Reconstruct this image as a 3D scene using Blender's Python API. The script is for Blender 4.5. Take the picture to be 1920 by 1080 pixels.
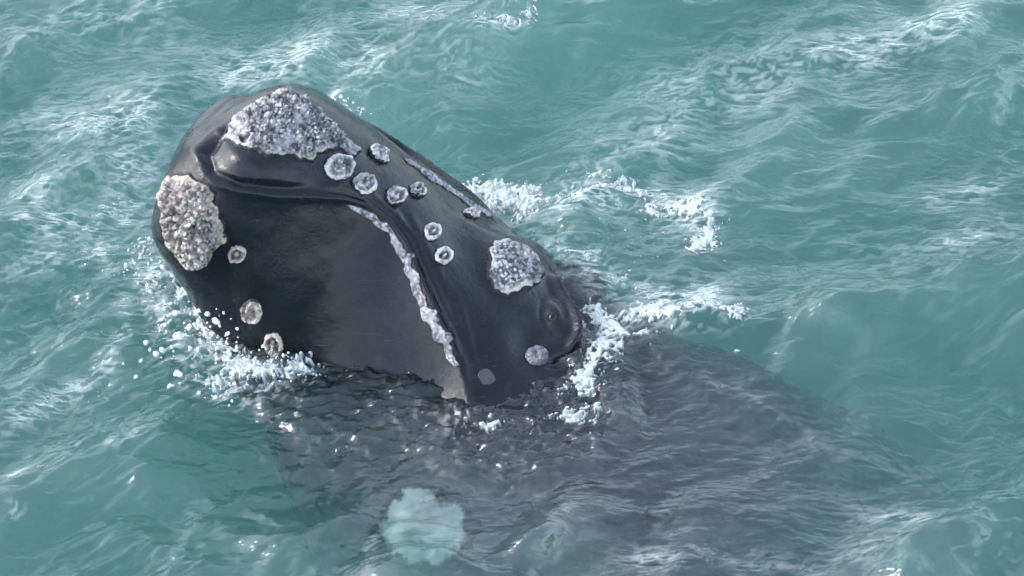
import bpy, math, random
import numpy as np
from mathutils import Vector
from mathutils.bvhtree import BVHTree

for _o in list(bpy.data.objects):
    bpy.data.objects.remove(_o)
random.seed(7)
rng = np.random.default_rng(11)
SC = bpy.context.scene
COL = SC.collection

# ------------------------------------------------------------------ camera
PITCH = math.radians(40.0)
DIST = 16.0
CAM = np.array([0.0, -DIST * math.cos(PITCH), DIST * math.sin(PITCH)])
FOV = 2 * math.atan(0.2)
cam_d = bpy.data.cameras.new('camera')
cam_d.sensor_width = 36.0
cam_d.angle = FOV
cam_d.clip_start = 0.1
cam_d.clip_end = 3000.0
cam = bpy.data.objects.new('camera', cam_d)
COL.objects.link(cam)
cam.location = CAM
cam.rotation_euler = (math.pi / 2 - PITCH, 0, 0)
SC.camera = cam

# ------------------------------------------------------------------ sky, sun, exposure
SUN_EL, SUN_AZ = math.radians(38), math.radians(-84)      # azimuth from +Y towards +X
world = bpy.data.worlds.new('World')
SC.world = world
world.use_nodes = True
wn, wl = world.node_tree.nodes, world.node_tree.links
wn.clear()
sky = wn.new('ShaderNodeTexSky')
sky.sky_type = 'NISHITA'
sky.sun_disc = False
sky.sun_elevation = SUN_EL
sky.sun_rotation = SUN_AZ
sky.air_density = 1.0
sky.dust_density = 1.5
sky.ozone_density = 1.0
hsv = wn.new('ShaderNodeHueSaturation')
hsv.inputs['Saturation'].default_value = 0.66
bg = wn.new('ShaderNodeBackground')
bg.inputs['Strength'].default_value = 0.15
wo = wn.new('ShaderNodeOutputWorld')
wl.new(sky.outputs[0], hsv.inputs['Color'])
wl.new(hsv.outputs[0], bg.inputs['Color'])
wl.new(bg.outputs[0], wo.inputs['Surface'])

sun_d = bpy.data.lights.new('sun', 'SUN')
sun_d.energy = 0.6
sun_d.angle = math.radians(20)
sun_d.color = (1.0, 0.995, 0.985)
sun = bpy.data.objects.new('sun', sun_d)
COL.objects.link(sun)
_sd = Vector((math.sin(SUN_AZ) * math.cos(SUN_EL), math.cos(SUN_AZ) * math.cos(SUN_EL), math.sin(SUN_EL)))
sun.rotation_euler = _sd.to_track_quat('Z', 'Y').to_euler()
sun.location = (0, 0, 30)

SC.view_settings.view_transform = 'Standard'
SC.view_settings.look = 'None'
SC.view_settings.gamma = 1.0
SC.view_settings.exposure = 1.82
SC.cycles.use_denoising = True
SC.cycles.use_adaptive_sampling = True
SC.cycles.adaptive_threshold = 0.04
SC.cycles.adaptive_min_samples = 16
SC.cycles.max_bounces = 6
SC.cycles.volume_bounces = 3
SC.cycles.transparent_max_bounces = 12
SC.cycles.caustics_reflective = False
SC.cycles.caustics_refractive = False

# ------------------------------------------------------------------ pixel <-> world (1920 x 1080 photo pixels)
R_ = np.array([1.0, 0, 0])
F_ = np.array([0, math.cos(PITCH), -math.sin(PITCH)])
U_ = np.array([0, math.sin(PITCH), math.cos(PITCH)])
FPX = 960 / math.tan(FOV / 2)


def project(P):
    d = np.asarray(P) - CAM
    z = d @ F_
    return np.stack([960 + FPX * (d @ R_) / z, 540 - FPX * (d @ U_) / z], -1)


def ray(px):
    px = np.asarray(px, float)
    d = F_ + ((px[..., 0] - 960) / FPX)[..., None] * R_ + ((540 - px[..., 1]) / FPX)[..., None] * U_
    return d / np.linalg.norm(d, axis=-1, keepdims=True)


def on_sea(px, z=0.0):
    d = ray(px)
    t = (z - CAM[2]) / d[..., 2]
    return CAM + d * t[..., None]


# ------------------------------------------------------------------ noise in numpy
def _h(ix, iy, iz, s):
    v = (ix.astype(np.int64) * 374761393 + iy.astype(np.int64) * 668265263 + iz.astype(np.int64) * 2147483647 + s * 974634777) & 0xffffffff
    v = ((v ^ (v >> 13)) * 1274126177) & 0xffffffff
    v = ((v ^ (v >> 15)) * 2246822519) & 0xffffffff
    return ((v ^ (v >> 16)) & 0xffffff) / float(0xffffff)


def vnoise(p, s=0):
    """value noise -1..1, p (...,3)"""
    i = np.floor(p)
    f = p - i
    f = f * f * f * (f * (f * 6 - 15) + 10)
    i = i.astype(np.int64)
    r = 0
    for a in (0, 1):
        wx = f[..., 0] if a else 1 - f[..., 0]
        for b in (0, 1):
            wy = f[..., 1] if b else 1 - f[..., 1]
            for c in (0, 1):
                wz = f[..., 2] if c else 1 - f[..., 2]
                r = r + wx * wy * wz * _h(i[..., 0] + a, i[..., 1] + b, i[..., 2] + c, s)
    return r * 2 - 1


def gnoise(p, s=0):
    """gradient noise, about -1..1"""
    i = np.floor(p)
    f = p - i
    u = f * f * f * (f * (f * 6 - 15) + 10)
    i = i.astype(np.int64)
    r = 0
    for a in (0, 1):
        wx = u[..., 0] if a else 1 - u[..., 0]
        for b in (0, 1):
            wy = u[..., 1] if b else 1 - u[..., 1]
            th = _h(i[..., 0] + a, i[..., 1] + b, i[..., 2], s) * 6.28318
            r = r + wx * wy * (np.cos(th) * (f[..., 0] - a) + np.sin(th) * (f[..., 1] - b))
    return r * 1.5


def gfbm(p, o=4, s=0, g=0.5):
    r, a, t = 0, 1.0, 0
    c, n = math.cos(0.6), math.sin(0.6)
    for k in range(o):
        r = r + a * gnoise(p * 2 ** k + 17.37 * k, s + k)
        t += a
        a *= g
    return r / t * 1.3


def fbm(p, o=4, s=0, g=0.5):
    r, a, t = 0, 1.0, 0
    for k in range(o):
        r = r + a * vnoise(p * 2 ** k + 17.3 * k, s + k)
        t += a
        a *= g
    return r / t


def worley(p, s=0):
    """F1 and F2, p (...,3)"""
    i = np.floor(p).astype(np.int64)
    f1 = np.full(p.shape[:-1], 9.0)
    f2 = np.full(p.shape[:-1], 9.0)
    for a in (-1, 0, 1):
        for b in (-1, 0, 1):
            for c in (-1, 0, 1):
                x, y, z = i[..., 0] + a, i[..., 1] + b, i[..., 2] + c
                d = np.sqrt((x + _h(x, y, z, s) - p[..., 0]) ** 2 + (y + _h(x, y, z, s + 1) - p[..., 1]) ** 2 + (z + _h(x, y, z, s + 2) - p[..., 2]) ** 2)
                f2 = np.minimum(f2, np.maximum(f1, d))
                f1 = np.minimum(f1, d)
    return f1, f2


def sstep(a, b, x):
    t = np.clip((x - a) / (b - a), 0, 1)
    return t * t * (3 - 2 * t)


def poly_dist(P, line):
    """distance of 2D points to a polyline, signed side, parameter 0..n-1"""
    P = np.asarray(P, float)
    best = np.full(P.shape[:-1], 1e9)
    side = np.zeros(P.shape[:-1])
    par = np.zeros(P.shape[:-1])
    L = np.asarray(line, float)
    for k in range(len(L) - 1):
        a, b = L[k], L[k + 1]
        ab = b - a
        t = np.clip(((P - a) @ ab) / (ab @ ab), 0, 1)
        q = P - a - t[..., None] * ab
        d = np.hypot(q[..., 0], q[..., 1])
        m = d < best
        best = np.where(m, d, best)
        side = np.where(m, np.sign(ab[0] * (P[..., 1] - a[1]) - ab[1] * (P[..., 0] - a[0])), side)
        par = np.where(m, k + t, par)
    return best, side, par


def in_poly(P, poly):
    """signed distance, positive inside"""
    L = np.asarray(list(poly) + [poly[0]], float)
    d, _, _ = poly_dist(P, L)
    ins = np.zeros(P.shape[:-1], bool)
    x, y = P[..., 0], P[..., 1]
    for k in range(len(L) - 1):
        (x1, y1), (x2, y2) = L[k], L[k + 1]
        c = (y1 > y) != (y2 > y)
        xi = (x2 - x1) * (y - y1) / ((y2 - y1) if y2 != y1 else 1e-9) + x1
        ins ^= c & (x < xi)
    return np.where(ins, d, -d)


def catmull(pts, t):
    """pts (n,k) at 0..n-1, smooth interpolation"""
    pts = np.asarray(pts, float)
    n = len(pts)
    P = np.vstack([2 * pts[0] - pts[1], pts, 2 * pts[-1] - pts[-2]])
    i = np.clip(np.floor(t).astype(int), 0, n - 2)
    f = (t - i)[:, None]
    p0, p1, p2, p3 = P[i], P[i + 1], P[i + 2], P[i + 3]
    return 0.5 * (2 * p1 + (p2 - p0) * f + (2 * p0 - 5 * p1 + 4 * p2 - p3) * f ** 2 + (3 * p1 - p0 - 3 * p2 + p3) * f ** 3)


# ------------------------------------------------------------------ mesh helpers
def make_mesh(name, V, Q, mat, smooth=True, attrs=None):
    V = np.asarray(V, np.float32)
    Q = np.asarray(Q, np.int32)
    k = Q.shape[1]
    me = bpy.data.meshes.new(name)
    me.vertices.add(len(V))
    me.vertices.foreach_set('co', V.ravel())
    me.loops.add(Q.size)
    me.loops.foreach_set('vertex_index', Q.ravel())
    me.polygons.add(len(Q))
    me.polygons.foreach_set('loop_start', np.arange(0, Q.size, k, dtype=np.int32))
    me.polygons.foreach_set('use_smooth', np.full(len(Q), smooth))
    me.update(calc_edges=True)
    me.validate()
    for a, val in (attrs or {}).items():
        at = me.attributes.new(a, 'FLOAT', 'POINT')
        at.data.foreach_set('value', np.asarray(val, np.float32).ravel())
    me.materials.append(mat)
    return me


def link(name, me, parent=None, label=None, cat=None, group=None, kind=None):
    o = bpy.data.objects.new(name, me)
    COL.objects.link(o)
    if parent:
        o.parent = parent
    for k, v in (('label', label), ('category', cat), ('group', group), ('kind', kind)):
        if v:
            o[k] = v
    return o


def grid_quads(nu, nv, wrap_v=False):
    i = np.arange(nu - 1)[:, None]
    j = np.arange(nv if wrap_v else nv - 1)[None, :]
    j2 = (j + 1) % nv
    return np.stack([i * nv + j + 0 * j, (i + 1) * nv + j, (i + 1) * nv + j2 + 0 * i, i * nv + j2], -1).reshape(-1, 4)


# ------------------------------------------------------------------ materials
class NT:
    def __init__(self, name):
        self.m = bpy.data.materials.new(name)
        self.m.use_nodes = True
        self.t = self.m.node_tree
        self.t.nodes.clear()

    def n(self, kind, ins=None, **props):
        nd = self.t.nodes.new('ShaderNode' + kind)
        for k, v in props.items():
            setattr(nd, k, v)
        for k, v in (ins or {}).items():
            if hasattr(v, 'is_linked') or hasattr(v, 'links'):
                self.t.links.new(v, nd.inputs[k])
            else:
                nd.inputs[k].default_value = v
        return nd

    def noise(self, vec, scale, detail=4, rough=0.5, dist=0.0):
        return self.n('TexNoise', {'Vector': vec, 'Scale': scale, 'Detail': detail, 'Roughness': rough, 'Distortion': dist}).outputs[0]

    def ramp(self, fac, stops):
        r = self.n('ValToRGB', {'Fac': fac})
        el = r.color_ramp.elements
        while len(el) < len(stops):
            el.new(0.5)
        for e, (p, c) in zip(el, stops):
            e.position = p
            e.color = (c, c, c, 1) if not hasattr(c, '__len__') else (*c, 1)
        return r.outputs[0]

    def math(self, op, a, b=0.0, clamp=False):
        return self.n('Math', {0: a, 1: b}, operation=op, use_clamp=clamp).outputs[0]

    def mixc(self, f, a, b):
        nd = self.n('Mix', data_type='RGBA')
        for s, v in ((0, f), (6, a), (7, b)):
            if hasattr(v, 'links'):
                self.t.links.new(v, nd.inputs[s])
            else:
                nd.inputs[s].default_value = v if s == 0 else (*v, 1)
        return nd.outputs[2]

    def out(self, surf=None, vol=None):
        o = self.n('OutputMaterial')
        if surf:
            self.t.links.new(surf, o.inputs['Surface'])
        if vol:
            self.t.links.new(vol, o.inputs['Volume'])
        return self.m


def mat_skin():
    t = NT('wet_black_whale_skin')
    co = t.n('TexCoord').outputs['Object']
    big = t.noise(co, 2.2, 5, 0.6)
    fine = t.noise(co, 45, 4, 0.6)
    scr = t.noise(t.n('Mapping', {'Vector': co, 'Rotation': (0.3, 0.9, 0.2), 'Scale': (3, 30, 12)}).outputs[0], 2.0, 4, 0.6, 0.6)
    col = t.mixc(t.ramp(big, [(0.35, 0.0), (0.7, 1.0)]), (0.0035, 0.0042, 0.0065), (0.009, 0.0105, 0.016))
    col = t.mixc(t.ramp(scr, [(0.62, 0.0), (0.80, 0.30)]), col, (0.08, 0.08, 0.09))
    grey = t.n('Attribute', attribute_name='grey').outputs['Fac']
    col = t.mixc(grey, col, t.mixc(big, (0.090, 0.090, 0.104), (0.150, 0.150, 0.170)))      # mottled hide of trunk and throat, painted paler for water haze and sky reflection
    scr2 = t.noise(t.n('Mapping', {'Vector': co, 'Rotation': (0.8, -0.5, 0.9), 'Scale': (2, 26, 40)}).outputs[0], 2.0, 3, 0.6, 0.4)
    col = t.mixc(t.ramp(scr2, [(0.66, 0.0), (0.74, 0.4)]), col, (0.10, 0.10, 0.115))
    peel = t.noise(co, 7, 6, 0.7, 0.4)
    col = t.mixc(t.ramp(peel, [(0.58, 0.0), (0.66, 0.55)]), col, (0.020, 0.022, 0.032))
    drip = t.noise(t.n('Mapping', {'Vector': co, 'Scale': (16, 16, 2.2)}).outputs[0], 2.0, 4, 0.6)
    hgt = t.math('ADD', t.math('ADD', t.math('MULTIPLY', fine, 0.7), t.math('MULTIPLY', big, 2.5)), t.math('ADD', t.math('MULTIPLY', drip, 0.9), t.math('MULTIPLY', t.noise(co, 130, 2, 0.5), 0.25)))
    b = t.n('Bump', {'Strength': 0.32, 'Distance': 0.012, 'Height': hgt}).outputs[0]
    rough = t.n('MapRange', {'Value': t.math('ADD', t.math('MULTIPLY', big, 0.5), t.math('MULTIPLY', peel, 0.5)), 'From Min': 0.3, 'From Max': 0.7, 'To Min': 0.16, 'To Max': 0.36}).outputs[0]
    p = t.n('BsdfPrincipled', {'Base Color': col, 'Roughness': rough, 'Normal': b, 'IOR': 1.38, 'Coat Weight': 0.2, 'Coat Roughness': 0.10})
    return t.out(p.outputs[0])


def mat_callosity(name, c_low, c_mid, c_hi, cream, patchy=True):
    t = NT(name)
    co = t.n('TexCoord').outputs['Object']
    vor = t.n('TexVoronoi', {'Vector': co, 'Scale': 38.0}, feature='F1')
    n1 = t.noise(co, 24, 5, 0.65)
    n2 = t.noise(co, 5, 3, 0.5)
    n3 = t.noise(co, 7, 3, 0.6)
    col = t.mixc(t.ramp(t.math('ADD', t.math('MULTIPLY', n1, 0.6), t.math('MULTIPLY', n3, 0.4)), [(0.46, 0.0), (0.57, 1.0)]), c_low, c_mid)
    col = t.mixc(t.math('MULTIPLY', t.ramp(vor.outputs['Distance'], [(0.25, 0.9), (0.6, 0.0)]), t.ramp(n2, [(0.38, 0.15), (0.6, 1.0)])), col, c_hi)
    rim = t.n('Attribute', attribute_name='rim').outputs['Fac']
    col = t.mixc(t.math('MULTIPLY', rim, t.ramp(n2 if patchy else n1, [(0.42, 0.0), (0.6, 0.85)] if patchy else [(0.38, 0.35), (0.55, 1.0)])), col, cream)
    edge = t.n('Attribute', attribute_name='edge').outputs['Fac']
    bare = t.ramp(t.math('ADD', t.math('MULTIPLY', edge, 0.55), t.math('MULTIPLY', t.noise(co, 60, 3, 0.6), 0.5)), [(0.47, 0.0), (0.56, 1.0)])
    col = t.mixc(bare, col, (0.012, 0.012, 0.016))
    b = t.n('Bump', {'Strength': 0.6, 'Distance': 0.008, 'Height': t.noise(co, 110, 3, 0.7)}).outputs[0]
    p = t.n('BsdfPrincipled', {'Base Color': col, 'Roughness': 0.6, 'Normal': b})
    return t.out(p.outputs[0])


def mat_plain(name, c, rough, spec=0.5):
    t = NT(name)
    co = t.n('TexCoord').outputs['Object']
    col = t.mixc(t.noise(co, 30, 4, 0.6), tuple(x * 0.8 for x in c), tuple(min(1, x * 1.15) for x in c))
    p = t.n('BsdfPrincipled', {'Base Color': col, 'Roughness': rough})
    return t.out(p.outputs[0])


def mat_foam():
    t = NT('white_sea_foam')
    co = t.n('TexCoord').outputs['Object']
    b = t.n('Bump', {'Strength': 0.5, 'Distance': 0.01, 'Height': t.noise(co, 90, 4, 0.7)}).outputs[0]
    col = t.mixc(t.noise(co, 12, 3, 0.6), (0.58, 0.68, 0.67), (0.72, 0.77, 0.76))
    p = t.n('BsdfPrincipled', {'Base Color': col, 'Roughness': 0.55, 'Normal': b})
    tr = t.n('BsdfTranslucent', {'Color': (0.55, 0.75, 0.72, 1)})
    return t.out(t.n('MixShader', {0: 0.25, 1: p.outputs[0], 2: tr.outputs[0]}).outputs[0])


def mat_sea():
    t = NT('turquoise_sea_water')
    co = t.n('TexCoord').outputs['Object']
    mp = t.n('Mapping', {'Vector': co, 'Rotation': (0, 0, math.radians(-28)), 'Scale': (0.6, 1.4, 1)}).outputs[0]
    rip = t.noise(mp, 11, 2, 0.6)
    bump = t.n('Bump', {'Strength': 1.0, 'Distance': 0.020, "Height": rip}).outputs[0]
    fres = t.n('Fresnel', {'IOR': 1.60, 'Normal': bump}).outputs[0]
    gl = t.n('BsdfGlossy', {'Color': (0.95, 0.97, 1.0, 1), 'Roughness': 0.10, 'Normal': bump})
    tr = t.n('BsdfTransparent', {'Color': (1, 1, 1, 1)})
    water = t.n('MixShader', {0: fres, 1: tr.outputs[0], 2: gl.outputs[0]}).outputs[0]
    # thin lacy foam streaks, drawn out along the wind
    foam = t.n('Attribute', attribute_name='foam').outputs['Fac']
    lace_a = t.n('Attribute', attribute_name='lace').outputs['Fac']
    fm = t.n('Mapping', {'Vector': co, 'Rotation': (0, 0, math.radians(-36)), 'Scale': (0.55, 2.6, 1.0)}).outputs[0]
    nz = t.noise(fm, 6.0, 4, 0.68, 0.0)
    ridge = t.math('SUBTRACT', 1.0, t.math('MULTIPLY', t.math('ABSOLUTE', t.math('SUBTRACT', nz, 0.5)), 10.0), True)
    streak = t.math('MULTIPLY', t.math('MULTIPLY', ridge, ridge), t.math('MULTIPLY', foam, 0.50))
    fac = t.math('ADD', streak, lace_a, True)
    white = t.n('BsdfDiffuse', {'Color': (0.80, 0.86, 0.86, 1)})
    surf = t.n('MixShader', {0: fac, 1: water, 2: white.outputs[0]}).outputs[0]
    vs = t.n('VolumeScatter', {'Color': (0.85, 1.0, 0.98, 1), 'Density': 0.52, 'Anisotropy': 0.0})
    va = t.n('VolumeAbsorption', {'Color': (0.0, 0.905, 0.79, 1), 'Density': 0.51})
    vol = t.n('AddShader', {0: vs.outputs[0], 1: va.outputs[0]}).outputs[0]
    return t.out(surf, vol)


def mat_drop():
    t = NT('white_spray_water')
    p = t.n('BsdfPrincipled', {'Base Color': (0.85, 0.90, 0.90, 1), 'Roughness': 0.25})
    return t.out(p.outputs[0])


M_SKIN = mat_skin()
M_CAL = mat_callosity('grey_white_callosity', (0.05, 0.05, 0.062), (0.37, 0.365, 0.375), (0.76, 0.76, 0.77), (0.66, 0.62, 0.48))
M_LIP = mat_callosity('bluish_white_crust', (0.08, 0.08, 0.10), (0.36, 0.36, 0.39), (0.62, 0.62, 0.64), (0.6, 0.5, 0.4))
M_CHIN = mat_callosity('pinkish_cream_callosity', (0.13, 0.11, 0.10), (0.46, 0.41, 0.37), (0.72, 0.68, 0.63), (0.60, 0.48, 0.30))
M_BTN = mat_callosity('white_ringed_callosity', (0.045, 0.045, 0.055), (0.22, 0.22, 0.24), (0.55, 0.55, 0.56), (0.76, 0.75, 0.72), False)
M_BTNC = mat_callosity('cream_ringed_callosity', (0.05, 0.04, 0.04), (0.25, 0.22, 0.19), (0.55, 0.50, 0.45), (0.66, 0.58, 0.48), False)
M_FOAM = mat_foam()
M_SEA = mat_sea()
M_DROP = mat_drop()

# ------------------------------------------------------------------ sea surface height
CREST = math.radians(30)
WAVES = []
_r = np.random.default_rng(5)
for _k in range(110):
    lam = 0.16 * (3.2 / 0.16) ** (_r.random() ** 0.9)
    th = CREST + math.pi / 2 + _r.normal(0, 0.42)
    amp = 0.0048 * (lam / 0.6) ** 1.2 if lam < 1.2 else 0.0110
    WAVES.append((2 * math.pi / lam, th, amp * _r.uniform(0.5, 1.3), _r.uniform(0, 6.283), lam))

# wave crests placed where the photograph shows them: (pixel line, height, width behind, width in front)
RIDGES = [
    ([(930, 420), (1040, 380), (1130, 335), (1230, 285), (1330, 205), (1430, 120)], 0.13, 0.42, 0.16),
    ([(1100, 205), (1250, 190), (1440, 140), (1663, 93), (1790, 80), (1920, 20)], 0.10, 0.36, 0.16),
    ([(820, 112), (880, 94), (1000, 64), (1160, 42), (1250, 32)], 0.15, 0.26, 0.06),
    ([(-40, 400), (150, 352), (330, 305), (420, 270)], 0.11, 0.34, 0.14),
    ([(-40, 560), (120, 500), (260, 440)], 0.07, 0.28, 0.14),
    ([(-40, 815), (120, 745), (215, 690), (240, 615)], 0.06, 0.2, 0.10),
    ([(-40, 915), (70, 880), (250, 825), (330, 790)], 0.05, 0.2, 0.10),
    ([(1560, 405), (1700, 370), (1930, 325)], 0.06, 0.25, 0.12),
    ([(1620, 500), (1760, 465), (1930, 410)], 0.06, 0.25, 0.12),
    ([(-40, 130), (120, 95), (300, 60), (480, 40)], 0.10, 0.35, 0.14),
    ([(430, 130), (600, 110), (760, 60)], 0.05, 0.25, 0.12),
    ([(1130, 650), (1200, 618), (1290, 607), (1370, 612), (1440, 640)], 0.13, 0.16, 0.20),
    ([(1290, 712), (1400, 755), (1500, 800), (1590, 850)], 0.05, 0.12, 0.10),
    ([(1640, 1010), (1760, 960), (1930, 930)], 0.04, 0.2, 0.12),
    ([(520, 1050), (600, 1075), (690, 1062)], 0.05, 0.15, 0.05),
    ([(380, 985), (460, 1012), (560, 1022)], 0.06, 0.14, 0.04),
    ([(285, 905), (350, 918), (410, 935)], 0.05, 0.12, 0.04),
    ([(440, 930), (500, 945), (540, 965)], 0.05, 0.12, 0.04),
]
RIDGE_W = [(on_sea(np.array(l, float))[:, :2], a, wb, wf) for l, a, wb, wf in RIDGES]
BULGE = on_sea(np.array([(430, 735), (520, 800), (640, 850), (760, 872), (900, 898), (1010, 900), (1130, 880), (1190, 800), (1210, 700), (1060, 600), (870, 580), (700, 540), (520, 540), (440, 640)], float))[:, :2]


def sea_height(x, y, fine=True):
    x, y = np.asarray(x, float), np.asarray(y, float)
    P = np.stack([x, y], -1)
    far = np.maximum(np.abs(x), np.abs(y - 0.5))
    h = np.zeros_like(x)
    wx = x + 0.10 * vnoise(np.stack([x * 1.3, y * 1.3, 0 * x], -1), 3)
    wy = y + 0.10 * vnoise(np.stack([x * 1.3, y * 1.3, 0 * x + 7], -1), 4)
    for k, th, a, ph, lam in WAVES:
        fade = 1 - sstep(5 + lam * 3, 8 + lam * 8, far)
        h += a * fade * np.sin(k * (wx * math.cos(th) + wy * math.sin(th)) + ph)
    h = h + 0.9 * np.maximum(h, 0) ** 2 / 0.08 * 0.5
    calmh = 1 - 0.85 * (1 - sstep(0.75, 1.25, np.hypot((x + 0.35) / 1.75, (y + 1.0) / 0.85)))
    h = h * calmh
    near = far < 6
    Pn = P[near]
    add = np.zeros(len(Pn))
    jit = 0.08 * np.stack([fbm(np.concatenate([Pn * 1.6, 0 * Pn[:, :1]], 1), 3, 21), fbm(np.concatenate([Pn * 1.6, 0 * Pn[:, :1] + 9], 1), 3, 25)], -1)
    for line, a, wb, wf in RIDGE_W:
        a = a * 0.8
        d, s, t = poly_dist(Pn + jit, line)
        n = len(line) - 1
        taper = np.sin(np.pi * np.clip((t + 0.25) / (n + 0.5), 0, 1)) ** 0.7
        w = np.where(s > 0, wb, wf)
        add += a * taper * np.exp(-(d / w)) * (1 - np.exp(-(d / w + 0.35) * 3)) * 1.25
    cr, sr = math.cos(CREST), math.sin(CREST)
    al, ac = Pn[:, 0] * cr + Pn[:, 1] * sr, -Pn[:, 0] * sr + Pn[:, 1] * cr
    al, ac = al + jit[:, 0] * 1.5, ac + jit[:, 1] * 1.5
    rip = gfbm(np.stack([al * 1.7, ac * 5.2, 0 * al], -1), 4, 81, 0.58)
    over = sstep(0.75, 1.2, np.hypot((Pn[:, 0] - 0.4) / 2.3, (Pn[:, 1] + 1.6) / 1.1))      # slick water over the submerged back
    calm = 0.22 + 0.78 * over * sstep(-0.25, 0.35, fbm(np.stack([al * 0.8, ac * 1.2, 0 * al], -1), 3, 85) - 0.10 * Pn[:, 0])
    add += calm * 0.055 * (0.5 - np.abs(rip)) + calm * 0.022 * gfbm(np.stack([al * 4.2, ac * 8.5, 0 * al + 3], -1), 2, 87, 0.5)
    sd = in_poly(Pn + jit * 1.6, BULGE)
    mk = sstep(-0.03, 0.13, sd)
    q = np.concatenate([Pn, 0 * Pn[:, :1]], 1)
    # chop in front of the head: sharp ridges running along the head
    rd = 1 - np.abs(gfbm(q * np.array([2.4, 8.5, 1]) + 3, 4, 31, 0.6)) * 2.2
    add += mk * 0.042 * np.sign(rd) * np.abs(rd) ** 1.6 + 0.065 * sstep(-0.10, 0.05, sd) * np.clip(1 - sd / 0.6, 0, 1) * (0.6 + 0.5 * gnoise(q * 2.3, 77)) * sstep(-1.75, -1.2, Pn[:, 0])
    # disturbed water round the whole head
    dh = np.hypot((Pn[:, 0] + 0.45) / 1.9, (Pn[:, 1] + 0.45) / 1.25)
    add += (1 - sstep(0.8, 1.35, dh)) * 0.016 * gfbm(q * 5.5, 4, 41, 0.6)
    h[near] += add * (1 - sstep(5, 6, far[near]))
    return h


# ------------------------------------------------------------------ the whale
# pairs of photo pixels: outline on the back, outline on the throat side, half width in metres
ST = [
    ((326, 318), (310, 362), 0.10),
    ((333, 284), (302, 392), 0.24),
    ((352, 246), (303, 434), 0.38),
    ((400, 207), (316, 474), 0.50),
    ((468, 180), (342, 520), 0.60),
    ((545, 172), (372, 585), 0.68),
    ((640, 215), (405, 660), 0.76),
    ((730, 271), (440, 740), 0.83),
    ((820, 331), (490, 815), 0.90),
    ((905, 389), (530, 880), 0.96),
    ((1000, 460), (572, 955), 1.02),
    ((1095, 533), (612, 1045), 1.08),
    ((1190, 592), (640, 1140), 1.13),
    ((1300, 640), (720, 1240), 1.17),
    ((1420, 690), (850, 1330), 1.2),
    ((1560, 760), (1020, 1430), 1.22),
    ((1700, 860), (1200, 1540), 1.22),
    ((1850, 970), (1400, 1650), 1.2),
    ((2080, 1120), (1720, 1760), 1.1),
    ((2400, 1310), (2130, 1860), 0.9),
    ((2750, 1500), (2560, 1930), 0.6),
    ((3050, 1660), (2950, 1960), 0.35),
    ((3250, 1760), (3210, 1900), 0.15),
]
YC = np.interp(np.arange(len(ST)), [0, 3, 6, 8, 9.5, 11, 12, 13, 15, 17, 22], [0.08, 0.08, 0.05, 0.0, -0.09, -0.26, -0.41, -0.62, -0.90, -1.05, -1.5])
KR = np.interp(np.arange(len(ST)), [0, 7, 9, 11, 13, 15, 17], [-0.65, -0.65, -0.55, -0.32, 0.0, 0.35, 0.42])     # roll of the head about its long axis
rows = []
for ((du, dv), (vu, vv), w), yc, kr in zip(ST, YC, KR):
    c = np.array([(du + vu) / 2, (dv + vv) / 2])
    d = ray(c)
    C = CAM + d * ((yc - CAM[1]) / d[1])
    m_px = FPX / ((C - CAM) @ F_)
    hv = np.array([(du - vu) / 2, (vv - dv) / 2]) / m_px
    e = np.linalg.norm(hv)
    m = hv / e
    mm = m[0] * R_ + m[1] * U_
    q = mm + kr * F_
    q /= np.linalg.norm(q)
    l = -(F_ - (F_ @ q) * q)
    l /= np.linalg.norm(l)
    hh = math.sqrt(max(e * e - (w * (l @ mm)) ** 2, (0.45 * e) ** 2)) / abs(q @ mm)
    rows.append(np.concatenate([C, q * hh, l * w]))
rows = np.array(rows)
NS, NT_ = 340, 400
ts = np.concatenate([np.linspace(0, 3, 70, endpoint=False), np.linspace(3, 16, 225, endpoint=False), np.linspace(16, len(ST) - 1, NS - 295)])
S = catmull(rows, ts)
# round off the very tip of the snout
cap = []
for k in range(14):
    g = (k + 0.3) / 14
    r = S[0].copy()
    ax = (S[0] - S[3])[:3]
    ax = ax / np.linalg.norm(ax)
    r[:3] = S[0][:3] + ax * 0.05 * (1 - g)
    r[3:] = S[0][3:] * math.sqrt(1 - (1 - g) ** 2)
    cap.append(r)
S = np.vstack([np.array(cap), S])
NS = len(S)
phi = np.linspace(0, 2 * math.pi, NT_, endpoint=False)
cp, sp = np.cos(phi), np.sin(phi)
fat = 0.90
cp, sp = np.sign(cp) * np.abs(cp) ** fat, np.sign(sp) * np.abs(sp) ** fat
B = S[:, None, 0:3] + S[:, None, 3:6] * cp[:, None] + S[:, None, 6:9] * sp[:, None]
Bm = S[:, None, 0:3] + S[:, None, 3:6] * cp[:, None] + S[:, None, 6:9] * np.abs(sp)[:, None]


def normals(G):
    du = np.gradient(G, axis=0)
    dv = (np.roll(G, -1, 1) - np.roll(G, 1, 1)) / 2
    n = np.cross(du, dv)
    n /= np.linalg.norm(n, axis=-1, keepdims=True) + 1e-12
    return n


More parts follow.
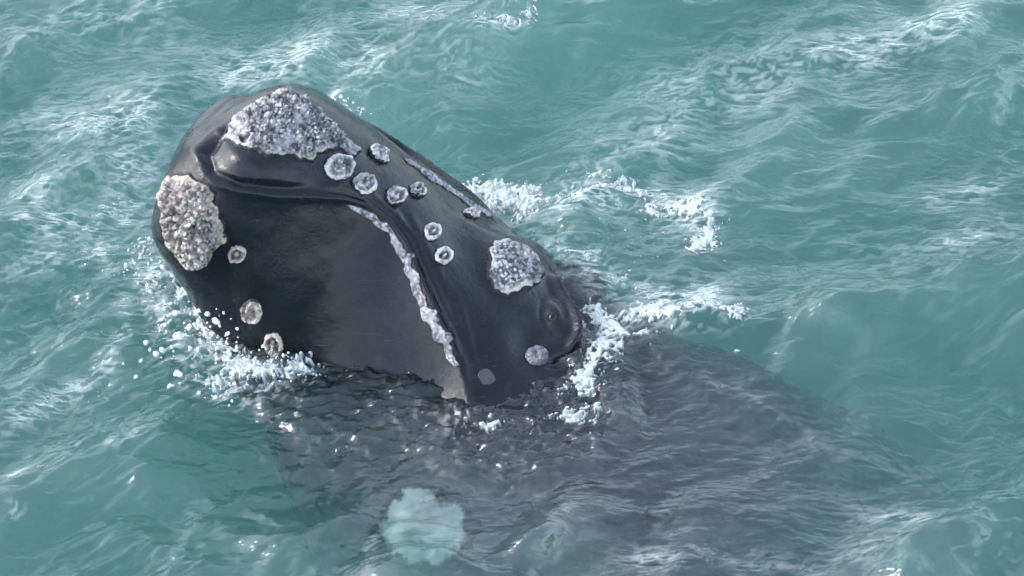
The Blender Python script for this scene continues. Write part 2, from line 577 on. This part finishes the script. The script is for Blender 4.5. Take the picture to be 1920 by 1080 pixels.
N = normals(B)
cen = B.mean(axis=1, keepdims=True)
if np.mean(np.sum(N * (B - cen), -1)) < 0:
    N = -N
UV = project(Bm)
MOUTH = [(352, 312), (378, 318), (410, 335), (450, 348), (520, 358), (600, 359), (650, 364), (695, 378), (735, 410), (768, 455), (796, 520), (822, 580), (848, 632), (868, 682), (876, 730), (890, 780), (915, 840), (945, 900)]
md, ms, mp = poly_dist(UV, MOUTH)
lip = ms > 0            # image y grows downwards: positive is the lower lip side
mend = 1 - 0.75 * sstep(11.5, 14, mp) - 0.25 * sstep(15.5, 17, mp)
mfront = sstep(0.2, 3.0, mp)
D = np.zeros(B.shape[:2])
D += np.where(lip, 0.040 * np.exp(-md / 75.0) * (1 - np.exp(-md / 9.0)), -0.016 * np.exp(-md / 30.0)) * mend * mfront * (0.45 + 0.55 * sstep(4, 8, mp))
D -= 0.015 * np.exp(-(md / 5.0) ** 2) * mend * sstep(0.5, 4, mp) * (0.4 + 0.6 * sstep(4, 8, mp))
D += 0.012 * np.exp(-((md - 13) / 7.0) ** 2) * mend * sstep(0.5, 3, mp)


def blob(u, v, ru, rv, rot=0.0):
    c, s = math.cos(math.radians(rot)), math.sin(math.radians(rot))
    x, y = UV[..., 0] - u, UV[..., 1] - v
    a, b = (x * c + y * s) / ru, (-x * s + y * c) / rv
    return np.exp(-(a * a + b * b))


def fold(line, w):
    d, s, t = poly_dist(UV, line)
    n = len(line) - 1
    e = np.clip(np.minimum(t, n - t) * 2.0, 0, 1)
    return np.exp(-(d / w) ** 2) * (0.25 + 0.75 * e)


D += 0.05 * blob(480, 310, 90, 32, 12)            # swollen upper lip
D -= 0.035 * blob(405, 290, 26, 45, -30)          # hollow at the snout tip
D += 0.03 * blob(365, 280, 26, 40)
D -= 0.03 * blob(440, 250, 14, 40, -40)
D += 0.04 * blob(560, 230, 100, 60, 25)           # mound under the bonnet
D += 0.03 * blob(365, 425, 60, 80) + 0.04 * blob(320, 420, 40, 60)                # chin mound
D -= 0.04 * blob(690, 255, 60, 22, 35)
D += 0.04 * blob(970, 490, 60, 55)                # brow
D -= 0.05 * blob(890, 470, 50, 120, -35)
D += 0.035 * blob(1062, 600, 45, 50)               # socket
D -= 0.04 * blob(1000, 645, 40, 50)
D += 0.065 * fold([(1030, 520), (1042, 545), (1060, 575), (1073, 605), (1079, 632), (1064, 662)], 7)      # lower lid
D -= 0.075 * fold([(1052, 545), (1075, 575), (1091, 606), (1098, 636), (1084, 668)], 8)
D -= 0.018 * fold([(1018, 560), (1016, 590), (1028, 618), (1050, 640)], 6)
D += 0.032 * blob(1037, 590, 12, 20, -25)
D += 0.045 * fold([(1050, 505), (1085, 535), (1120, 560), (1136, 552)], 7)
D -= 0.065 * fold([(1068, 545), (1100, 575), (1130, 580)], 9)
D -= 0.035 * fold([(1030, 498), (1060, 530), (1090, 548)], 6)
D -= 0.05 * blob(1052, 674, 26, 11, -20)
# lobe of the upper lip
D -= 0.020 * fold([(446, 236), (412, 258), (390, 290), (402, 322), (450, 342), (540, 350), (620, 344)], 7)
D += 0.016 * fold([(432, 222), (396, 248), (372, 288), (384, 330)], 11)
D += 0.012 * fold([(860, 560), (880, 640), (900, 720)], 8)
D += 0.010 * fold([(770, 400), (800, 460), (850, 560)], 10)
D += sstep(0.1, 0.5, -B[..., 2]) * 0.09 * fbm(B * np.array([2.6, 2.6, 2.6]), 4, 68, 0.6)
p3 = B / 1.0
D += 0.012 * fbm(p3 * 2.2, 3, 61) + 0.0035 * fbm(p3 * 9, 3, 65)
wr = vnoise(np.stack([UV[..., 0] / 60.0, UV[..., 1] / 14.0, 0 * UV[..., 0]], -1), 71)
D += 0.012 * wr * blob(1090, 620, 80, 110)
tipfade = sstep(0, 10, np.arange(NS))[:, None]
under = np.where(lip, (0.14 + 0.15 * sstep(430, 860, UV[..., 0])) * (1 - np.exp(-md / 95.0)), 0) * mfront * (1 - sstep(760, 930, UV[..., 1] + 0.15 * (UV[..., 0] - 600))) * sstep(330, 430, UV[..., 0])
near = np.sign(sp)[None, :] * np.clip(np.abs(sp) * 3, 0, 1)[None, :]
LAT = S[:, None, 6:9] / (np.linalg.norm(S[:, 6:9], axis=1)[:, None, None] + 1e-9)
rise = (0.74 * np.maximum(blob(800, 1030, 260, 150, 5), 0.85 * blob(1200, 1010, 420, 170, 15)) * np.clip(near, 0, 1))[..., None]
W = B - F_ * rise + N * (D * tipfade)[..., None] - LAT * (0.5 * under * near * tipfade)[..., None] - np.where((near > 0)[..., None], -F_ * (0.5 * under * near * tipfade)[..., None], 0)
V = W.reshape(-1, 3)
Q = grid_quads(NS, NT_, True)
tipv, endv = len(V), len(V) + 1
V = np.vstack([V, W[0].mean(0), W[-1].mean(0)])
jj = np.arange(NT_)
j2 = (jj + 1) % NT_
capq = np.concatenate([np.stack([jj, j2, np.full(NT_, tipv)], -1), np.stack([(NS - 1) * NT_ + j2, (NS - 1) * NT_ + jj, np.full(NT_, endv)], -1)])
tris = np.concatenate([Q[:, [0, 1, 2]], Q[:, [0, 2, 3]], capq])
fn = np.cross(V[tris[:, 1]] - V[tris[:, 0]], V[tris[:, 2]] - V[tris[:, 0]])
fc = V[tris].mean(1)
if np.sum(fn[:len(Q)] * N.reshape(-1, 3)[Q[:, 0]]) < 0:
    tris = tris[:, ::-1]
_st = np.concatenate([np.zeros(NS - len(ts)), ts])[:, None] + 0 * phi[None, :]
grey = np.maximum(sstep(11.9, 13.6, _st + 0.5 * fbm(B * 1.6, 3, 97)), sstep(860, 940, UV[..., 1] + 30 * fbm(B * 2.5, 3, 99)))  # where the underwater haze is painted into the skin: rear body and throat
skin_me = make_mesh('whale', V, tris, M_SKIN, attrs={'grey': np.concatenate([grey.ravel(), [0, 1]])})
whale = link('whale', skin_me, label='black right whale raising its barnacled head out of turquoise water', cat='whale')
BVH = BVHTree.FromPolygons([tuple(v) for v in V], [tuple(int(i) for i in t) for t in tris])


def hit(px):
    d = ray(np.array(px, float))
    loc, nor, idx, dist = BVH.ray_cast(Vector(CAM), Vector(d))
    return (np.array(loc), np.array(nor)) if loc is not None else (None, None)


def tangent_frame(px, nblur=14):
    P, n0 = hit(px)
    ns = []
    for a in np.linspace(0, 6.283, 9)[:-1]:
        p, n = hit((px[0] + nblur * math.cos(a), px[1] + nblur * math.sin(a)))
        if p is not None and np.linalg.norm(p - P) < 0.5:
            ns.append(n)
    n = np.mean(ns + [n0], 0)
    n /= np.linalg.norm(n)
    a = np.cross(np.array([0, 0, 1.0]), n)
    a /= np.linalg.norm(a)
    return P, n, a, np.cross(n, a)


def plane_px(px, P, n, a, b):
    d = ray(np.array(px, float))
    t = ((P - CAM) @ n) / (d @ n)
    X = CAM + d * t[..., None] - P
    return np.stack([X @ a, X @ b], -1)


def drape(name, sdf, ext, frame, height, mat, res=0.006, label=None, margin=0.02, edgew=0.022):
    """a crust on the skin: sdf(xy) > 0 inside, height(xy, P3, inside distance) in metres"""
    P, n, a, b = frame
    x0, x1, y0, y1 = ext
    xs = np.arange(x0 - margin, x1 + margin, res)
    ys = np.arange(y0 - margin, y1 + margin, res)
    X, Y = np.meshgrid(xs, ys, indexing='ij')
    XY = np.stack([X, Y], -1)
    sd = sdf(XY)
    ok = sd > -margin * 0.75
    pos = np.zeros(X.shape + (3,))
    nor = np.zeros(X.shape + (3,))
    nv = Vector(n)
    for i, j in zip(*np.nonzero(ok)):
        o = P + a * X[i, j] + b * Y[i, j]
        loc, nn, idx, dist = BVH.ray_cast(Vector(o + n * 0.5), -nv, 1.1)
        if loc is None:
            ok[i, j] = False
        else:
            pos[i, j] = loc
            nor[i, j] = nn
    hgt, rim = height(XY, pos, sd)
    hgt = np.where(sd > 0, hgt, -0.012 + hgt * 0)
    nn = 0.6 * nor + 0.4 * n
    nn /= np.linalg.norm(nn, axis=-1, keepdims=True) + 1e-9
    out = pos + nn * hgt[..., None]
    idx = -np.ones(X.shape, int)
    idx[ok] = np.arange(ok.sum())
    q = np.stack([idx[:-1, :-1], idx[1:, :-1], idx[1:, 1:], idx[:-1, 1:]], -1).reshape(-1, 4)
    q = q[(q >= 0).all(1)]
    me = make_mesh(name, out[ok], q, mat, attrs={'rim': rim[ok], 'edge': (1 - sstep(0.0, edgew, sd))[ok]})
    return link(name, me, whale, label=label)


def crust(name, poly_px, centre, mat, peak, cell, label=None, seed=0, res=0.006, far_stretch=None, rimw=0.05, gaps=0.0, edgew=0.03):
    fr = tangent_frame(centre)
    pl = plane_px(np.array(poly_px, float), *fr)
    if far_stretch:
        lim = np.linalg.norm(pl, axis=1)
        f = np.minimum(1, far_stretch / lim)
        pl = pl * f[:, None]

    def sdf(XY):
        w = np.concatenate([XY * 16, 0 * XY[..., :1] + seed], -1)
        j = np.stack([fbm(w, 3, seed), fbm(w + 5.5, 3, seed + 3)], -1) * 0.034
        sd = in_poly(XY + j, pl)
        if gaps:
            sd = sd - gaps * np.clip(fbm(w * 0.62 + 4, 3, seed + 70, 0.6) * 2.2 - 0.1, 0, 1)
        return sd

    def height(XY, p3, sd):
        w = np.concatenate([XY / cell, 0 * XY[..., :1] + seed * 3.1], -1)
        w = w + 0.55 * np.stack([fbm(w * 0.6, 3, seed + 60), fbm(w * 0.6 + 9, 3, seed + 63), 0 * w[..., 0]], -1)
        f1, f2 = worley(w, seed)
        g1, g2 = worley(w * 2.1, seed + 9)
        big = fbm(w * 0.22, 3, seed + 5)
        rdg = 1 - 2.4 * np.abs(fbm(w * 0.55, 4, seed + 15, 0.6))
        mixm = sstep(-0.2, 0.25, fbm(w * 0.3, 2, seed + 25))
        pit = sstep(0.30, 0.42, fbm(w * 0.35, 2, seed + 35))
        lump = np.clip(1 - f1 * 1.15, 0, 1) * mixm + (1 - mixm) * np.clip(rdg, -0.3, 1)
        dome = sstep(0, 0.07, sd)
        h = 0.003 + peak * dome * (0.42 + 0.55 * lump + 0.25 * np.clip(1 - g1 * 1.2, 0, 1) + 0.75 * big) * np.where(f2 - f1 < 0.10, 0.65, 1.0) * (1 - 0.8 * pit)
        h = h + 0.008 * sstep(0.0, 0.02, sd) * (1 - sstep(0.02, 0.06, sd)) * (0.5 + rdg)
        return np.maximum(h, 0.004), 1 - sstep(rimw * 0.4, rimw, sd + 0.03 * big)
    ext = (pl[:, 0].min(), pl[:, 0].max(), pl[:, 1].min(), pl[:, 1].max())
    return drape(name, sdf, ext, fr, height, mat, res, label, 0.03, edgew)


crust('bonnet_callosity', [(436, 228), (448, 203), (478, 182), (508, 166), (545, 148), (585, 170), (615, 200), (648, 226), (676, 248), (690, 268), (668, 284), (640, 274), (605, 288), (578, 300), (540, 294), (505, 293), (470, 272), (448, 252)],
      (550, 240), M_CAL, 0.080, 0.034, label='large crusted grey and white bonnet on the snout tip', seed=2, far_stretch=0.75)
crust('chin_callosity', [(318, 345), (350, 336), (378, 343), (404, 350), (402, 378), (418, 415), (426, 455), (402, 478), (388, 505), (356, 512), (318, 490), (296, 445), (288, 395), (298, 360)],
      (366, 425), M_CHIN, 0.095, 0.038, label='cream and pinkish crust on the chin', seed=12, far_stretch=0.62)
crust('brow_callosity', [(915, 462), (925, 446), (950, 441), (985, 449), (1012, 470), (1028, 503), (1016, 528), (985, 543), (955, 542), (930, 528), (918, 498)],
      (970, 493), M_CAL, 0.034, 0.032, label='oval white crust above the eye', seed=22)
crust('lip_callosity', [(666, 380), (690, 383), (716, 400), (742, 433), (766, 470), (786, 520), (805, 566), (829, 607), (850, 640), (866, 690), (850, 690), (820, 645), (798, 606), (778, 560), (759, 515), (742, 474), (726, 440), (702, 408), (676, 394)],
      (772, 515), M_LIP, 0.011, 0.024, label='long narrow white crust along the lower lip margin', seed=32, res=0.005, rimw=0.004, gaps=0.012, edgew=0.014)
crust('rostrum_callosity', [(752, 286), (775, 298), (800, 318), (832, 341), (870, 366), (905, 390), (930, 408), (920, 410), (890, 394), (850, 366), (815, 344), (786, 322), (762, 302)],
      (835, 352), M_LIP, 0.020, 0.03, label='thin broken white crust along the ridge of the rostrum', seed=42, res=0.005, rimw=0.004, gaps=0.045, edgew=0.012)


def button(c, ru, rv, rot, style, mat, seed, label=None):
    fr = tangent_frame(c, 10)
    P, n, a, b = fr
    ang = np.linspace(0, 6.283, 33)[:-1]
    cr, sr = math.cos(math.radians(rot)), math.sin(math.radians(rot))
    pu, pv = ru * np.cos(ang), rv * np.sin(ang)
    pl = plane_px(np.stack([c[0] + pu * cr - pv * sr, c[1] + pu * sr + pv * cr], -1), *fr)
    lim = np.linalg.norm(pl, axis=1)
    cap_ = np.median(lim) * 1.6
    pl = pl * np.minimum(1, cap_ / lim)[:, None]
    rad = np.sqrt(abs(0.5 * np.sum(pl[:, 0] * np.roll(pl[:, 1], -1) - np.roll(pl[:, 0], -1) * pl[:, 1])) / math.pi)

    def sdf(XY):
        w = np.concatenate([XY * 30, 0 * XY[..., :1] + seed], -1)
        return in_poly(XY + 0.009 * np.stack([fbm(w, 4, seed, 0.6), fbm(w + 3.3, 4, seed + 1, 0.6)], -1), pl)

    def height(XY, p3, sd):
        r = 1 - np.clip(sd / (rad * 0.9), 0, 1)            # 0 centre .. 1 rim
        w = np.concatenate([XY * 60, 0 * XY[..., :1] + seed], -1)
        nz = fbm(w, 3, seed + 7)
        f1, f2 = worley(w * 0.75, seed)
        if style == 'ring':
            h = 0.030 * np.exp(-((r - 0.74) / 0.20) ** 2) + 0.028 * np.exp(-(r / 0.26) ** 2) - 0.006 * np.exp(-((r - 0.42) / 0.15) ** 2)
        elif style == 'spiral':
            th = np.arctan2(XY[..., 1], XY[..., 0])
            h = 0.018 + 0.016 * np.cos(r * 9.5 + th) * sstep(1.0, 0.8, r)
        else:
            h = 0.030 * sstep(1.0, 0.55, r) + 0.020 * np.clip(1 - f1 * 1.2, 0, 1) + 0.008 * np.exp(-((r - 0.8) / 0.15) ** 2)
        msk = {'ring': np.maximum(sstep(0.50, 0.66, r), 0.9 * sstep(0.26, 0.14, r)), 'spiral': sstep(-0.2, 0.5, np.cos(r * 9.5 + np.arctan2(XY[..., 1], XY[..., 0]))) * 0.5 + 0.5 * sstep(0.55, 0.75, r), 'lump': np.maximum(sstep(0.6, 0.8, r), 0.8 * sstep(0.45, 0.2, f1))}[style]
        return np.maximum(h * (0.85 + 0.7 * fbm(w * 0.35, 2, seed + 2)) + 0.013 * nz + 0.004, 0.002), np.clip(msk + 0.5 * fbm(w * 0.6, 3, seed + 4), 0, 1)
    e = np.abs(pl).max() + 0.01
    return drape('callosity', sdf, (-e, e, -e, e), fr, height, mat, 0.004, label, 0.018, 0.006)


button((636, 313), 28, 26, 0, 'lump', M_BTN, 3)
button((683, 345), 24, 20, 20, 'spiral', M_BTN, 4)
button((742, 367), 20, 18, 0, 'spiral', M_BTN, 5)
button((783, 357), 17, 13, 25, 'spiral', M_BTN, 6)
button((711, 289), 23, 11, 40, 'lump', M_BTN, 7)
button((810, 435), 17, 17, 0, 'ring', M_BTN, 8)
button((830, 481), 17, 17, 0, 'ring', M_BTN, 9)
button((883, 402), 16, 6, 28, 'lump', M_BTN, 10)
button((445, 475), 18, 17, 0, 'ring', M_BTNC, 13)
button((473, 583), 21, 23, -20, 'spiral', M_BTNC, 14)
button((513, 645), 19, 24, -15, 'ring', M_BTNC, 15)

M_DULL = mat_plain('dull_grey_scar', (0.16, 0.16, 0.18), 0.45)
button((1006, 668), 22, 18, 10, 'lump', M_DULL, 16, 'dull grey half-wet callosity below the brow')


def flat_patch(name, poly_px, centre, mat, label, seed, edge=0.03, thick=0.012, res=0.008):
    fr = tangent_frame(centre)
    if edge > 0.03:
        fr = (fr[0], -F_, R_, U_)
    pl = plane_px(np.array(poly_px, float), *fr)

    def sdf(XY):
        w = np.concatenate([XY * 12, 0 * XY[..., :1] + seed], -1)
        return in_poly(XY + edge * np.stack([fbm(w, 4, seed, 0.65), fbm(w + 3, 4, seed + 5, 0.65)], -1), pl)

    def height(XY, p3, sd):
        w = np.concatenate([XY * 10, 0 * XY[..., :1] + seed], -1)
        return 0.003 + thick * sstep(0, 0.05, sd) * (0.8 + fbm(w, 4, seed)), 0 * sd
    return drape(name, sdf, (pl[:, 0].min(), pl[:, 0].max(), pl[:, 1].min(), pl[:, 1].max()), fr, height, mat, res, label, 0.03, 0.12 if edge > 0.03 else 0.012)


t_ = NT('white_skin_blaze')
_co = t_.n('TexCoord').outputs['Object']
_e = t_.n('Attribute', attribute_name='edge').outputs['Fac']
_f = t_.ramp(t_.math('ADD', t_.math('MULTIPLY', _e, 0.62), t_.math('MULTIPLY', t_.noise(_co, 8, 6, 0.75), 1.0)), [(0.60, 0.0), (0.86, 1.0)])
_c = t_.mixc(_f, (0.82, 0.82, 0.78), (0.012, 0.012, 0.016))
M_WHITE = t_.out(t_.n('BsdfPrincipled', {'Base Color': _c, 'Roughness': 0.6}).outputs[0])
M_SPOT = mat_plain('pale_violet_skin_spot', (0.055, 0.055, 0.068), 0.4)
flat_patch('throat_patch', [(787 + 102 * math.cos(t) + 9 * math.sin(2 * t + 1), 992 + 82 * math.sin(t)) for t in np.linspace(0, 6.1, 30)],
           (795, 990), M_WHITE, 'round white skin patch on the throat under water', 52, 0.06)
flat_patch('skin_spot', [(912 + 15 * math.cos(t) + 2 * math.sin(3 * t), 708 + 16 * math.sin(t)) for t in np.linspace(0, 6.1, 24)], (912, 708), M_SPOT, 'pale violet spot behind the lip', 55, 0.02, 0.001, 0.003)

# eye: a small dark glossy ball under the heavy lid
t_ = NT('dark_wet_eye')
eye_m = t_.out(t_.n('BsdfPrincipled', {'Base Color': (0.006, 0.005, 0.005, 1), 'Roughness': 0.15}).outputs[0])
P, n, a, b = tangent_frame((1035, 594), 6)
u = np.linspace(0, math.pi, 17)
v = np.linspace(0, 2 * math.pi, 25)[:-1]
E = np.stack([np.sin(u)[:, None] * np.cos(v), np.sin(u)[:, None] * np.sin(v), np.cos(u)[:, None] + 0 * v], -1)
E = P - n * 0.016 + E[..., 0:1] * a * 0.030 + E[..., 1:2] * b * 0.036 + E[..., 2:3] * n * 0.026
link('eye', make_mesh('eye', E.reshape(-1, 3), grid_quads(17, 24, True), eye_m), whale, label='small dark eye among wrinkled folds')

# ------------------------------------------------------------------ the sea
def axis(lo, hi, step, far):
    core = np.arange(lo, hi + step / 2, step)
    ext = []
    d, s = 0.0, step
    while d < far:
        s *= 1.22
        d += s
        ext.append(d)
    ext = np.array(ext)
    return np.concatenate([lo - ext[::-1], core, hi + ext])


gx, gy = axis(-4.3, 4.3, 0.0145, 500), axis(-3.0, 4.2, 0.0145, 500)
X, Y = np.meshgrid(gx, gy, indexing='ij')
Z = sea_height(X, Y)
# foam streak density on the water
PX = project(np.stack([X, Y, 0 * X], -1))
foam = np.zeros_like(X)
core = (np.abs(X) < 5) & (Y > -4) & (Y < 5)
pc = PX[core]
f = np.zeros(len(pc))


def smear(lines, w, a):
    global f
    for l in lines:
        d, s, t = poly_dist(pc, l)
        n_ = len(l) - 1
        f = np.maximum(f, a * np.exp(-(d / w) ** 2) * np.clip(np.minimum(t, n_ - t) * 2 + 0.2, 0, 1))


smear([[(560, 470), (980, 400), (1120, 330), (1260, 240), (1420, 130)], [(1100, 200), (1440, 140), (1663, 93), (1900, 30)]], 55, 0.55)
smear([[(0, 90), (160, 40), (400, 30)], [(0, 260), (200, 240), (330, 220)], [(350, 180), (560, 110), (780, 130), (960, 160)], [(600, 40), (780, 20), (900, 60)]], 60, 0.5)
smear([[(0, 400), (150, 370), (320, 320)], [(0, 450), (130, 420), (300, 380)], [(0, 520), (120, 490), (240, 470)]], 40, 0.6)
smear([[(0, 800), (120, 745), (215, 690), (238, 600), (230, 540)], [(0, 910), (60, 890)], [(170, 890), (300, 810)], [(0, 990), (60, 980)]], 20, 0.7)
smear([[(1650, 480), (1760, 460), (1920, 400)], [(1700, 380), (1920, 330)]], 25, 0.45)
smear([[(1160, 540), (1260, 580), (1380, 560)], [(1000, 470), (1120, 520), (1190, 570)], [(960, 400), (1080, 390), (1200, 370), (1320, 410), (1330, 460)]], 45, 0.75)
smear([[(280, 470), (290, 580), (330, 680), (420, 740), (560, 720)], [(340, 520), (380, 620), (440, 690)]], 40, 0.85)
smear([[(1100, 640), (1190, 610), (1400, 610)]], 35, 0.8)
smear([[(1290, 700), (1430, 760), (1590, 850)]], 16, 0.35)
smear([[(1150, 1060), (1270, 1040), (1500, 1060), (1730, 1010)], [(1560, 930), (1720, 980), (1740, 1030)], [(1180, 980), (1300, 960)]], 30, 0.4)
smear([[(860, 100), (960, 80), (1010, 70)]], 22, 0.8)
brk = fbm(np.stack([X[core] * 1.7, Y[core] * 1.7, 0 * f], -1), 4, 91, 0.6)
_u, _v = X[core] * 0.87 + Y[core] * 0.5, -X[core] * 0.5 + Y[core] * 0.87
_w = gnoise(np.stack([_u * 6, _v * 6, 0 * f], -1), 93) * 0.08
lc = gfbm(np.stack([(_u + _w) * 9, (_v - _w) * 24, 0 * f], -1), 3, 95, 0.7)
lace = np.zeros_like(X)
lace[core] = f * f * sstep(-0.05, 0.3, lc) * 0.55
foam[core] = (0.07 + 1.15 * f) * sstep(-0.30, 0.30, brk)
nx, ny = X.shape
SV = np.stack([X, Y, Z], -1).reshape(-1, 3)
SQ = grid_quads(nx, ny)
# closed body of water: skirt and bottom
ring = np.concatenate([np.arange(nx) * ny, (nx - 1) * ny + np.arange(1, ny), (np.arange(nx - 2, -1, -1)) * ny + ny - 1, np.arange(ny - 2, 0, -1)])
base = len(SV)
low = SV[ring].copy()
low[:, 2] = -25
SV = np.vstack([SV, low])
nr = len(ring)
k = np.arange(nr)
k2 = (k + 1) % nr
skirt = np.stack([ring[k], base + k, base + k2, ring[k2]], -1)
SV = np.vstack([SV, [[0, 0, -25]]])
bc = len(SV) - 1
bt = np.stack([base + k, np.full(nr, bc), np.full(nr, bc), base + k2], -1)
quads = np.concatenate([SQ, skirt[:, ::-1]])
tri = np.concatenate([quads[:, [0, 1, 2]], quads[:, [0, 2, 3]], np.stack([base + k, base + k2, np.full(nr, bc)], -1)[:, ::-1]])
up = np.cross(SV[tri[0, 1]] - SV[tri[0, 0]], SV[tri[0, 2]] - SV[tri[0, 0]])[2]
if up < 0:
    tri = tri[:, ::-1]
fo = np.concatenate([foam.ravel(), np.zeros(nr + 1)])
la = np.concatenate([lace.ravel(), np.zeros(nr + 1)])
sea = link('sea', make_mesh('sea', SV, tri, M_SEA, attrs={'foam': fo, 'lace': la}), label='turquoise choppy sea with pale foam streaks', cat='sea', kind='structure')


# ------------------------------------------------------------------ foam and spray
def foam_bed(label, strokes, seed, res=0.005, lift=0.03, dens=0.0, scale=13.0):
    """strokes: (pixel polyline, half width in metres, strength). Lacy clots of real thickness on the water."""
    W_ = [(on_sea(np.array(l, float))[:, :2], w, a) for l, w, a in strokes]
    allp = np.vstack([l for l, w, a in W_])
    mw = max(w for l, w, a in W_) * 1.5
    x0, y0 = allp.min(0) - mw
    x1, y1 = allp.max(0) + mw
    xs, ys = np.arange(x0, x1, res), np.arange(y0, y1, res)
    GX, GY = np.meshgrid(xs, ys, indexing='ij')
    Pn = np.stack([GX, GY], -1)
    m = np.zeros_like(GX)
    for l, w, a in W_:
        d, s, t = poly_dist(Pn, l)
        m = np.maximum(m, a * (1 - d / (w * 1.5)))
    q = np.stack([GX, GY, 0 * GX + seed], -1)
    qw = q + 0.05 * np.stack([fbm(q * 7, 3, seed), fbm(q * 7 + 4, 3, seed + 2), 0 * GX], -1)
    f1, f2 = worley(qw * scale, seed)
    lace = 1 - (f2 - f1) * 2.2                            # bright along cell walls
    g1, g2 = worley(qw * scale * 2.7, seed + 4)
    lace2 = 1 - (g2 - g1) * 2.0
    n1 = fbm(q * 8, 4, seed + 6, 0.62)
    n2 = fbm(q * 48, 3, seed + 8, 0.7)
    val = 0.86 * m - 0.60 + 0.30 * (lace - 0.5) + 0.22 * (lace2 - 0.5) + 0.50 * n1 + 0.42 * n2 + dens
    keep = val > 0
    h = sea_height(GX, GY)
    th = lift * np.clip(val, 0, 1) ** 0.8 * (0.75 + 0.9 * n1 + 0.7 * n2)
    Zt = h + 0.002 + np.where(keep, np.maximum(th, 0.002), -0.01)
    kk = keep[:-1, :-1] | keep[1:, :-1] | keep[1:, 1:] | keep[:-1, 1:]
    qs = grid_quads(len(xs), len(ys))[kk.ravel()]
    used, inv = np.unique(qs, return_inverse=True)
    VV = np.stack([GX, GY, Zt], -1).reshape(-1, 3)[used]
    me = make_mesh('sea_foam', VV, inv.reshape(-1, 4), M_FOAM)
    return link('sea_foam', me, label=label, cat='foam', kind='stuff')


foam_bed('thick white foam heaped behind the rostrum ridge', [([(880, 362), (920, 356), (965, 380)], 0.17, 1.3), ([(900, 395), (980, 405), (1060, 385), (1160, 365), (1230, 385)], 0.10, 0.62), ([(1100, 350), (1190, 350)], 0.08, 0.5)], 3, lift=0.045)
foam_bed('loose ring of white foam clots on open water beyond the whale', [([(1225, 405), (1260, 398), (1300, 405), (1330, 425), (1328, 455), (1305, 470)], 0.09, 0.78)], 5, lift=0.018)
foam_bed('foam wash trailing past the brow along the back', [([(1010, 470), (1090, 500), (1160, 530), (1210, 560)], 0.10, 0.45)], 7, lift=0.02)
foam_bed('churned white wash spilling from the eye along a low swell', [([(1120, 600), (1150, 620), (1120, 670), (1095, 730)], 0.11, 1.0), ([(1170, 605), (1240, 610), (1310, 600), (1390, 600)], 0.10, 0.85), ([(1180, 640), (1280, 630)], 0.06, 0.5)], 9, lift=0.028)
foam_bed('small foam clot against the dark cheek', [([(1045, 775), (1080, 785), (1110, 770)], 0.09, 0.85), ([(850, 770), (875, 795), (925, 805)], 0.035, 0.7)], 11, lift=0.025)
foam_bed('splashing white foam below the chin', [([(345, 520), (365, 580), (395, 645), (445, 698), (520, 712), (580, 706)], 0.11, 0.88), ([(280, 460), (285, 520), (300, 600), (340, 670), (430, 720)], 0.14, 0.55)], 13, lift=0.024)
foam_bed('tiny breaking crest with white bubbles far from the whale', [([(905, 82), (950, 88), (1000, 68)], 0.08, 0.62)], 15, lift=0.03)

ICO = None


def droplets(label, spots, seed):
    """spots: (pixel, height above the water, spread, count, size)"""
    r = np.random.default_rng(seed)
    u = np.linspace(0, math.pi, 7)
    v = np.linspace(0, 2 * math.pi, 9)[:-1]
    E = np.stack([np.sin(u)[:, None] * np.cos(v), np.sin(u)[:, None] * np.sin(v), np.cos(u)[:, None] + 0 * v], -1).reshape(-1, 3)
    fq = grid_quads(7, 8, True)
    VV, QQ = [], []
    for px, hgt, spread, cnt, size in spots:
        c = on_sea(np.array(px, float), hgt)
        for _ in range(cnt):
            p = c + r.normal(0, 1, 3) * np.array([spread, spread * 0.6, spread * 0.7])
            p[2] = max(p[2], 0.02)
            s = 0.72 * size * r.lognormal(0, 0.55)
            ax = np.array([1, 1, r.uniform(0.8, 1.8)]) * s
            t1 = r.uniform(-0.8, 0.8)
            G = E * ax * (1 + 0.15 * r.normal(size=(len(E), 1)))
            G = G @ np.array([[math.cos(t1), 0, -math.sin(t1)], [0, 1, 0], [math.sin(t1), 0, math.cos(t1)]])
            QQ.append(fq + len(VV) * len(E))
            VV.append(G + p)
    me = make_mesh('spray', np.concatenate(VV), np.concatenate(QQ), M_DROP)
    return link('spray', me, label=label, cat='spray', kind='stuff')


droplets('white spray droplets flying off the water below the chin',
         [((405, 600), 0.25, 0.05, 16, 0.010), ((415, 640), 0.22, 0.06, 14, 0.010), ((380, 570), 0.25, 0.06, 12, 0.008), ((350, 640), 0.12, 0.14, 26, 0.011), ((430, 650), 0.08, 0.12, 20, 0.009), ((260, 510), 0.10, 0.12, 30, 0.008),
          ((310, 690), 0.06, 0.14, 26, 0.012), ((450, 710), 0.05, 0.14, 24, 0.009), ((520, 690), 0.08, 0.10, 20, 0.009)], 1)
droplets('fine spray thrown up behind the bonnet', [((630, 200), 0.2, 0.06, 60, 0.006), ((645, 215), 0.12, 0.08, 50, 0.006), ((690, 222), 0.04, 0.12, 30, 0.005)], 2)
